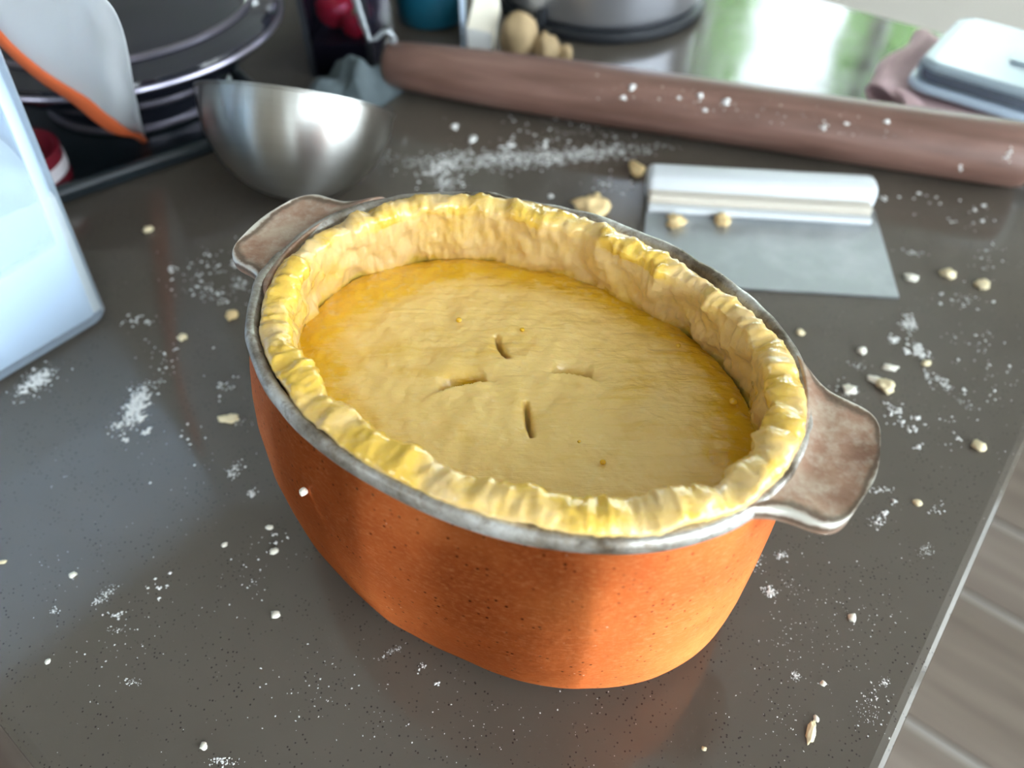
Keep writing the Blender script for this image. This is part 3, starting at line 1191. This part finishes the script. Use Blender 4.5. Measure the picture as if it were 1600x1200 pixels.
# ------------------------------------------------------------------ crumpled grey cloth and bent metal handle
NC = 44
vs = []
for i in range(NC):
    for j in range(NC):
        a, c = i / (NC - 1) * 2 - 1, j / (NC - 1) * 2 - 1
        x, y = -.425 + .105 * a + .045 * c, 1.885 + .075 * c
        r2 = max(abs(a), abs(c))
        h = .125 * max(0, 1 - r2 ** 3) * (.72 + .5 * a * .5)
        fold = .020 * math.sin(a * 4.5 + c * 3 + 1.5 * math.sin(c * 3)) + .016 * fbm((a, c, 2), 2.2, 3)
        vs.append(Vector((x + .01 * fold * 3, y, .004 + h + max(-h, fold * max(0, 1 - r2 ** 4)))))
cloth = mesh('grey_cloth', vs, grid_faces(NC, NC), 'grey_cloth')
md = cloth.modifiers.new('thick', 'SOLIDIFY')
md.thickness = .006 * S
md.offset = 1
finish(cloth, 'crumpled dark grey cloth at the left end of the rolling pin', 'cloth')

pl = ((0, 1.955, 0), Vector((0, 1, 0)))
hp = [on_plane(*q, *pl) for q in ((548, -40), (553, -10), (560, 15), (568, 40), (577, 62), (588, 60), (598, 50), (608, 48), (615, 60), (612, 80), (600, 104))]
hd = tube('metal_handle', hp, [.011] * 8 + [.010, .009, .007], 'grey_metal', None, 8, flat=.6)
finish(hd, 'bent pale metal handle standing up from the grey cloth', 'utensil')

# ------------------------------------------------------------------ teal mug
MC = Vector((-.243, 2.405, 0))
mug = thing('teal_mug', 'dark teal mug standing behind the rolling pin', 'mug', MC)
lathe('cup', [(0, .002), (.085, .002), (.098, .008), (.104, .024), (.107, .08), (.108, .3), (.106, .304), (.101, .304), (.1, .3), (.098, .03), (.08, .014), (0, .012)], MC, 'teal_glaze', mug, 64)
tube('handle', [MC + Vector((-.06 - .045 * math.sin(t) * 1.2, .085 + .045 * math.sin(t), .15 + .08 * math.cos(t))) for t in [math.pi * k / 10 for k in range(11)]], .013, 'teal_glaze', mug, 10)

# ------------------------------------------------------------------ paper packet
pk = thing('paper_packet', 'small cream paper packet lit from the side behind the rolling pin', 'packet', (-.085, 2.22, 0))
x0, x1 = -.124, -.054
vs = [Vector(q) for q in ((x0, 2.165, .002), (x1, 2.155, .002), (x1 + .01, 2.34, .002), (x0, 2.34, .002),
                          (x0 - .002, 2.165, .075), (x1 - .004, 2.155, .065), (x1 + .022, 2.20, .105), (x1 + .012, 2.26, .17), (x0 + .035, 2.265, .175), (x1 + .012, 2.34, .15), (x0 + .02, 2.34, .155))]
fs = [(0, 3, 2, 1), (0, 1, 5, 4), (4, 5, 6, 7, 8), (1, 2, 9, 7, 6, 5), (8, 7, 9, 10), (3, 0, 4, 8, 10), (2, 3, 10, 9)]
o = mesh('wrapper', vs, fs, 'packet_lit', pk, smooth=False, mats=(['packet_side'], [0, 1, 0, 0, 0, 1, 1]))
boxes('blue_edge', [(x0 - .020, x0 - .006, 2.19, 2.20, .002, .22)], 'pale_blue', pk, fr=IF)

# ------------------------------------------------------------------ dough scraps by the silver pan
for (x, y, sx, sy, sz, lb, sd_) in ((.022, 2.135, .050, .045, .072, 'tallest beige dough lump beside the cream packet', 3),
                                    (.094, 2.110, .034, .038, .046, 'middle beige dough lump between two other lumps', 5),
                                    (.148, 2.125, .022, .024, .026, 'smallest beige dough lump nearest the round silver pan', 8)):
    o = blob('dough_lump', (x, y, sz * .78), sx, sy, sz, 'dough_scrap', seed=sd_, sub=3, rough=.3, nscale=1.3)
    finish(o, lb, 'dough', 'dough lumps behind the rolling pin')

# ------------------------------------------------------------------ round silver pan
GC = Vector((.282, 2.535, 0))
pan = thing('silver_pan', 'large round silver pan on a black base behind the rolling pin', 'pan', GC)
lathe('base', [(0, .002), (.30, .002), (.318, .006), (.322, .016), (.318, .03), (.305, .036), (0, .036)], GC, 'black_rubber', pan, 96)
lathe('side', [(.292, .036), (.303, .044), (.307, .06), (.308, .62), (.318, .628), (.318, .636), (.304, .636), (.300, .62), (.298, .06), (0, .056)], GC, 'silver_side', pan, 96)
q = on_plane(838, 14, (0, 2.30, 0), Vector((0, 1, 0)))
lathe('foot_knob', [(0, 0), (.014, 0), (.016, .01), (.014, .04), (0, .044)], (GC.x - .20, GC.y - .250, .034), 'black_rubber', pan, 16)

# ------------------------------------------------------------------ pale lidded box on a pink cloth
lb = thing('storage_box', 'shallow plastic box with pale blue lid on the pink cloth', 'box', W(-.12, 2.22, .062))
uA, uB, vA, vB = -.385, .12, 2.045, 2.42


def rr_loft(name, rings, mat, parent, rad, n=6, cap=True):
    vs = []
    for ins, z in rings:
        for x, y in rrect(uB - uA - 2 * ins, vB - vA - 2 * ins, max(.004, rad - ins * .6), n):
            vs.append(W(uA + ins + x, vA + ins + y, z))
    m_ = 4 * (n + 1)
    fs = []
    for i in range(len(rings) - 1):
        for j in range(m_):
            fs.append((i * m_ + j, i * m_ + (j + 1) % m_, (i + 1) * m_ + (j + 1) % m_, (i + 1) * m_ + j))
    if cap:
        fs.append(tuple(range(m_))[::-1])
        fs.append(tuple((len(rings) - 1) * m_ + j for j in range(m_)))
    return sharpen(mesh(name, vs, fs, mat, parent), 50)


rr_loft('flange', [(.03, .064), (.012, .064), (.0, .070), (0, .080), (.006, .086), (.024, .086)], 'pale_blue', lb, .06)
rr_loft('band', [(.026, .086), (.024, .088), (.022, .118), (.026, .119)], 'navy_side', lb, .06)
lid2 = rr_loft('lid', [(.022, .119), (.014, .119), (.012, .124), (.016, .132), (.028, .135), (.04, .134)], 'lid_plastic', lb, .06)
rr_loft('clear_rim', [(.016, .087), (.012, .087), (.009, .117), (.012, .1185), (.016, .1185), (.013, .117)], 'clear_plastic', lb, .06, cap=False)
boxes('latch', [(uA + .19, uA + .30, vA + .14, vA + .20, .1345, .142)], 'lid_plastic', lid2, bev=.008)

sec = [(.16, .006), (.0, .006), (-.2, .006), (-.36, .006), (-.43, .008), (-.462, .018), (-.474, .038), (-.462, .058), (-.435, .064), (-.40, .050), (-.36, .040),
       (-.32, .046), (-.25, .050), (-.1, .050), (.05, .050), (.16, .050)]
NVV = 14
vs = []
for i, (u, z) in enumerate(sec):
    for j in range(NVV):
        f = j / (NVV - 1)
        v_ = 2.02 + .40 * f
        loop = math.exp(-((u + .44) / .08) ** 2)
        zz = z * (1 + .25 * loop * math.sin(f * 3)) + .003 * math.sin(u * 40 + f * 6)
        vs.append(W(u + .012 * math.sin(f * 9 + z * 30) * loop, v_ + .02 * math.sin(u * 11 + z * 25), max(.005, zz)))
pc = thing('pink_cloth', 'folded dusty pink cloth under the pale lidded box', 'cloth', W(-.2, 2.2, 0))
o = mesh('fold', vs, grid_faces(len(sec), NVV), 'pink_cloth', pc)
md = o.modifiers.new('thick', 'SOLIDIFY')
md.thickness = .008 * S
md.offset = 0
md = o.modifiers.new('round', 'SUBSURF')
md.levels = md.render_levels = 2
# a second fold falling out of the loop toward the rolling pin
vs = []
for i in range(12):
    f = i / 11
    for j in range(8):
        g_ = j / 7
        u = -.40 + .13 * f + .015 * math.sin(g_ * 5)
        v_ = 2.03 - .055 * g_ + .02 * f
        z = .056 * (1 - g_) ** 1.3 * (1 - .45 * f) + .012 + .006 * math.sin(f * 6 + g_ * 3)
        vs.append(W(u + .08 * g_, v_, z))
o = mesh('flap', vs, grid_faces(12, 8), 'pink_cloth', pc)
md = o.modifiers.new('thick', 'SOLIDIFY')
md.thickness = .007 * S
md.offset = 0
md = o.modifiers.new('round', 'SUBSURF')
md.levels = md.render_levels = 2

# ------------------------------------------------------------------ crumbs: (px, py, width px, height px, turn, material, label, z, group)
CR = [
    (1382, 606, 25, 21, 0, 'crumb', 'largest cream dough crumb on the worktop beyond the right pot handle', 0),
    (1366, 595, 22, 11, -.2, 'crumb_pale', 'pale flake touching the largest crumb beyond the right pot handle', 0),
    (358, 656, 32, 15, .1, 'crumb', 'flat cream dough flake on the worktop left of the pot', 0),
    (995, 268, 20, 25, 0, 'crumb_tan', 'tan dough crumb touching the left end of the scraper handle', 0),
    (925, 330, 52, 34, -.3, 'crumb_tan', 'large tan dough scrap just behind the far pot rim', 0),
    (1054, 350, 28, 22, 0, 'crumb_tan', 'larger tan dough crumb lying on the scraper blade', .010),
    (1128, 346, 22, 20, 0, 'crumb_tan', 'smaller tan dough crumb lying on the scraper blade', .010),
    (1480, 430, 22, 14, .5, 'crumb', 'cream crumb to the right of the scraper blade corner', 0),
    (1534, 447, 21, 12, 0, 'crumb', 'rightmost cream crumb level with the scraper blade edge', 0),
    (1424, 436, 20, 10, 0, 'crumb_pale', 'pale crumb closest to the right corner of the scraper blade', 0),
    (1528, 699, 19, 16, .3, 'crumb', 'cream crumb near the right worktop edge', 0),
    (1433, 787, 12, 12, .8, 'crumb', 'small cream crumb to the right of the right handle tip', 0),
    (1285, 830, 17, 12, 0, 'crumb_pale', 'pale crumb just below the right pot handle', 0),
    (1331, 966, 14, 12, .8, 'crumb_pale', 'pale crumb with tiny flecks on the bare worktop right of the pot base', 0),
    (1286, 1068, 9, 9, 0, 'crumb_pale', 'small round pale crumb above the long flake at lower right', 0),
    (1267, 1143, 12, 40, -.45, 'crumb', 'long thin cream flake at the lower right of the worktop', 0),
    (1275, 1123, 8, 13, .3, 'crumb_pale', 'short curled crumb at the tip of the long flake', 0),
    (363, 495, 19, 16, 0, 'crumb_tan', 'round beige crumb beside the left end of the pot rim', 0),
    (286, 529, 15, 12, .4, 'crumb', 'small beige crumb left of the pot, above the flour patch', 0),
    (232, 361, 16, 9, 0, 'crumb', 'flat beige crumb in front of the steel bowl on its left', 0),
    (431, 962, 14, 13, 0, 'crumb_pale', 'white heart shaped crumb left of the pot base', 0),
    (351, 852, 10, 7, .5, 'crumb_pale', 'small white crumb farther left of the copper side', 0),
    (428, 862, 14, 10, .6, 'crumb_pale', 'ragged white crumb close to the copper side', 0),
    (421, 825, 12, 8, 0, 'crumb_pale', 'white crumb just above the ragged crumb by the copper side', 0),
    (115, 899, 13, 9, .4, 'crumb_pale', 'oval white crumb alone at the left of the worktop', 0),
    (4, 879, 15, 6, .3, 'crumb', 'thin cream flake at the very left edge of the photo', 0),
    (75, 1034, 8, 8, 0, 'crumb_pale', 'small white crumb near the front left worktop corner', 0),
    (319, 1166, 11, 13, .7, 'crumb_pale', 'white cluster crumb at the bottom of the photo', 0),
    (1250, 521, 14, 10, 0, 'crumb', 'small cream crumb beside the far right of the pot rim', 0),
    (1345, 550, 14, 11, 0, 'crumb_pale', 'round white crumb above the largest crumb by the right handle', 0),
    (1390, 576, 24, 9, -.15, 'crumb_pale', 'long white crumb directly above the largest crumb', 0),
    (1326, 611, 20, 15, .4, 'crumb_pale', 'white crumb between the largest crumb and the right handle', 0),
    (1446, 569, 14, 9, 0, 'crumb', 'cream crumb at the head of a flour streak right of the pot', 0),
    (1100, 1170, 8, 8, 0, 'crumb', 'tiny yellow crumb at the bottom right of centre', 0),
]
for k, (px, py, w, h, rot, mt, lbx, z) in enumerate(CR):
    c = at(px, py, z)
    sx = pxu(w, c) / 2
    fore = max(.35, (1 - z) / (c - Vector((0, 0, 1))).length)          # sine of the looking-down angle
    sy = pxu(h, c) / 2 / fore * .85
    sz = min(sx, sy) * .55
    o = blob('dough_crumb', c + Vector((0, 0, sz * .72)), sx, sy, sz, mt, rot, seed=k * 3 + 1, sub=2 if max(w, h) < 20 else 3, rough=.55, nscale=1.5)
    finish(o, lbx, 'crumb', 'dough crumbs on the worktop')

# crumb stuck to the copper side
th = math.atan2(-.215 / PB, -.165 / PA)
best = None
for i in range(400):
    for z in (.16, .18, .2, .22, .24, .26, .28, .3):
        t_ = 2 * math.pi * i / 400
        x, y = outline(t_, .004 + .024 * math.sin(math.pi * z / .375))
        p = PL(x, y, z)
        dd = depth(p)
        sx_, sy_ = 800 + FPX * p.x / dd, 600 - FPX * (p.y * math.sin(PITCH) + (p.z - 1) * math.cos(PITCH)) / dd
        e_ = math.hypot(sx_ - 474, sy_ - 768) + (1000 if p.y > PC.y + .1 else 0)
        if best is None or e_ < best[0]:
            best = (e_, p)
o = blob('dough_crumb', best[1], .0048, .0048, .0052, 'crumb_pale', seed=77)
finish(o, 'white crumb stuck to the copper side of the pot', 'crumb', 'dough crumbs on the worktop')

# ------------------------------------------------------------------ flour dust: grains lying on the worktop
OCT = [(1, 0, 0), (-1, 0, 0), (0, 1, 0), (0, -1, 0), (0, 0, 1)]
OCF = [(0, 2, 4), (2, 1, 4), (1, 3, 4), (3, 0, 4), (3, 1, 2, 0)]


def flour(label, spots, zf=None, name='flour_dusting'):
    vs, fs = [], []
    for (px, py, rx, ry, ang, n, g0, g1) in spots:
        ca, sa = math.cos(R(ang)), math.sin(R(ang))
        for _ in range(n):
            a, c = rnd.gauss(0, .5), rnd.gauss(0, .5)
            x, y = px + rx * a * ca - ry * c * sa, py + rx * a * sa + ry * c * ca
            p = at(x, y, 0)
            if zf:
                p = zf(x, y)
                if p is None:
                    continue
            g = pxu(g0 + (g1 - g0) * rnd.random() ** 3, p) / 2
            k = len(vs)
            q = rnd.random() * 6.28
            e = rnd.uniform(.6, 1.3)
            for (ox, oy, oz) in OCT:
                ox, oy = ox * e, oy / e
                vs.append(p + Vector(((ox * math.cos(q) - oy * math.sin(q)) * g, (ox * math.sin(q) + oy * math.cos(q)) * g, oz * g * .5 + .0006)))
            fs += [tuple(i + k for i in f) for f in OCF]
    o = mesh(name, vs, fs, 'flour', base=vs[0] * 1.0)
    return finish(o, label, 'flour', None, 'stuff')


flour('bright patch of white flour on the worktop left of the pot', [
    (212, 632, 28, 14, -60, 300, 1.5, 9), (200, 660, 32, 14, -30, 190, 1.2, 6), (218, 652, 6, 6, 0, 14, 6, 12), (228, 675, 6, 5, 0, 10, 5, 10), (197, 688, 5, 4, 0, 6, 5, 9), (232, 600, 34, 12, -15, 40, 1, 4)])
flour('patch of white flour in front of the flour container', [(60, 592, 26, 14, -25, 240, 1.5, 8), (50, 604, 50, 18, -28, 120, 1, 4), (33, 608, 8, 5, 0, 14, 4, 9)])
flour('loose flour flecks scattered between the pot and the flour container', [
    (330, 420, 70, 30, -10, 70, 1.5, 6), (325, 455, 40, 16, 20, 60, 1.5, 7), (375, 445, 14, 16, 60, 40, 1.5, 6), (270, 420, 8, 6, 0, 10, 4, 10), (367, 414, 7, 5, 0, 8, 5, 9),
    (215, 500, 30, 14, 0, 26, 2, 6), (260, 560, 60, 40, 0, 30, 2, 7), (355, 605, 22, 14, -40, 16, 4, 8), (365, 735, 10, 14, 30, 60, 1.2, 5), (394, 771, 8, 6, 0, 18, 3, 9),
    (300, 690, 90, 60, 0, 22, 1.5, 6), (430, 845, 14, 24, 60, 16, 2, 6), (375, 660, 25, 8, 10, 20, 1.5, 4)])
flour('fine flour smears on the front left of the worktop', [
    (165, 928, 24, 8, -40, 70, 1, 3.5), (150, 940, 8, 5, 0, 20, 2, 4), (85, 955, 8, 6, 0, 24, 1, 3), (180, 962, 20, 6, 0, 18, 2, 6), (185, 985, 14, 6, 0, 26, 1, 3), (205, 1065, 16, 6, 10, 40, 1, 3),
    (200, 1000, 130, 110, 0, 50, 1, 3.5), (350, 1190, 26, 8, 0, 60, 1, 5), (250, 920, 30, 16, 0, 14, 2, 7)])
flour('fine flour flecks in front of the copper pot', [(500, 1080, 130, 70, 0, 60, 1, 3.5), (610, 1020, 24, 5, -28, 60, .8, 2.4), (660, 1042, 6, 12, 20, 14, 1.5, 4), (760, 1130, 220, 50, 0, 60, .8, 3), (685, 1068, 4, 4, 0, 4, 4, 8), (395, 900, 30, 60, 0, 30, 1, 4)])
flour('white flour smudges on the worktop right of the pot handle', [
    (1421, 508, 12, 12, 45, 90, 1.5, 7), (1435, 549, 20, 9, 45, 110, 1.5, 7), (1449, 590, 14, 2.5, 70, 40, 1.5, 4), (1472, 597, 22, 7, 35, 80, 1.2, 5), (1507, 612, 5, 4, 0, 6, 4, 8), (1395, 530, 9, 6, 30, 26, 2, 8),
    (1416, 549, 7, 5, 0, 12, 4, 9), (1340, 572, 18, 6, 20, 30, 1.2, 4), (1325, 610, 22, 16, 0, 40, 1.5, 5), (1395, 640, 20, 10, 0, 14, 4, 10), (1430, 652, 7, 7, 0, 6, 4, 9), (1415, 668, 20, 8, 10, 14, 4, 9), (1405, 643, 6, 5, 0, 6, 5, 10),
    (1500, 468, 40, 12, 0, 30, 1.5, 8), (1510, 540, 50, 40, 0, 34, 1.5, 7), (1560, 600, 40, 60, 0, 24, 1.5, 6), (1498, 684, 5, 4, 0, 4, 5, 8), (1435, 698, 12, 5, 0, 9, 4, 8), (1470, 660, 70, 60, 0, 30, 1, 5), (1505, 630, 30, 6, 30, 30, 1, 3)])
flour('flour dust on the worktop right of the copper side', [
    (1203, 925, 11, 9, 40, 90, 1.2, 6), (1221, 867, 11, 6, 0, 60, 1.2, 4), (1370, 814, 12, 9, -30, 70, 1.2, 5), (1383, 802, 6, 5, 0, 10, 3, 7), (1447, 860, 12, 11, 0, 70, .8, 2.2), (1243, 1058, 8, 8, 0, 50, 1, 4),
    (1375, 765, 22, 6, 0, 24, 2, 6), (1400, 785, 10, 6, 0, 10, 3, 6), (1465, 795, 12, 10, 0, 14, 2, 5), (1185, 880, 12, 18, 0, 30, 1, 4), (1235, 915, 16, 30, -30, 30, .8, 2), (1383, 1067, 9, 8, 0, 40, 1, 4),
    (1360, 1110, 30, 34, 0, 90, 1, 4), (1320, 960, 90, 90, 0, 100, .8, 3), (1240, 1010, 60, 60, 0, 70, .8, 2.6), (1230, 1120, 80, 60, 0, 50, .8, 3)])
flour('broad smear of flour between the rolling pin and the pot', [
    (800, 248, 150, 16, -3, 1500, 1, 4.5), (690, 262, 36, 16, -25, 260, 1.2, 7), (700, 286, 26, 14, -10, 120, 1.2, 6), (920, 240, 120, 13, -5, 700, 1, 5), (795, 229, 14, 8, -15, 40, 2, 10), (851, 224, 6, 9, 10, 20, 3, 10),
    (880, 205, 120, 22, 3, 90, 1.5, 6), (711, 201, 4, 4, 0, 5, 9, 15), (739, 218, 4, 4, 0, 5, 9, 15), (950, 290, 40, 14, 0, 30, 2, 9), (861, 307, 3, 3, 0, 3, 7, 11), (640, 250, 60, 8, 8, 120, 1, 3)])
flour('flour flecks on the worktop at the right end of the rolling pin', [(1440, 318, 60, 20, 5, 10, 3, 8), (1520, 335, 40, 25, 0, 16, 2, 8), (1540, 400, 40, 40, 0, 26, 1.5, 6), (1380, 310, 5, 4, 0, 4, 5, 9), (1425, 395, 26, 4, 10, 30, 1.2, 4)])

PIN0, PIN1 = at(606, 100, .07), at(1612, 246, .07)


def on_pin(px, py):
    d_ = (PIN1 - PIN0).normalized()
    r_ = ray(px, py)
    o_ = Vector((0, 0, 1)) - PIN0
    rd, od = r_ - d_ * r_.dot(d_), o_ - d_ * o_.dot(d_)
    A_, B_, C_ = rd.dot(rd), 2 * rd.dot(od), od.dot(od) - (RP - .0005) ** 2
    D_ = B_ * B_ - 4 * A_ * C_
    if D_ < 0:
        return None
    p = Vector((0, 0, 1)) + r_ * ((-B_ - math.sqrt(D_)) / (2 * A_))
    s_ = (p - PIN0).dot(d_)
    return p + Vector((0, 0, .001)) if .5 < s_ < (PIN1 - PIN0).length - .02 else None


flour('small white flour spots stuck on the brown rolling pin', [
    (721, 129, 3, 3, 0, 4, 7, 11), (760, 104, 3, 3, 0, 3, 5, 9), (864, 132, 2, 3, 0, 4, 6, 10), (988, 138, 4, 4, 0, 6, 8, 14), (973, 153, 4, 3, 0, 4, 6, 10), (1062, 152, 3, 3, 0, 3, 5, 9), (1092, 152, 5, 5, 0, 5, 6, 12),
    (1132, 159, 4, 4, 0, 6, 8, 14), (1101, 174, 3, 3, 0, 4, 6, 9), (1288, 200, 6, 6, 0, 8, 5, 12), (1322, 195, 4, 3, 0, 5, 7, 12), (1384, 191, 4, 3, 0, 4, 6, 10), (1576, 243, 5, 12, 20, 18, 3, 7), (1500, 263, 3, 5, 0, 6, 3, 8), (1150, 170, 300, 26, 8, 90, 1, 4)], zf=on_pin)
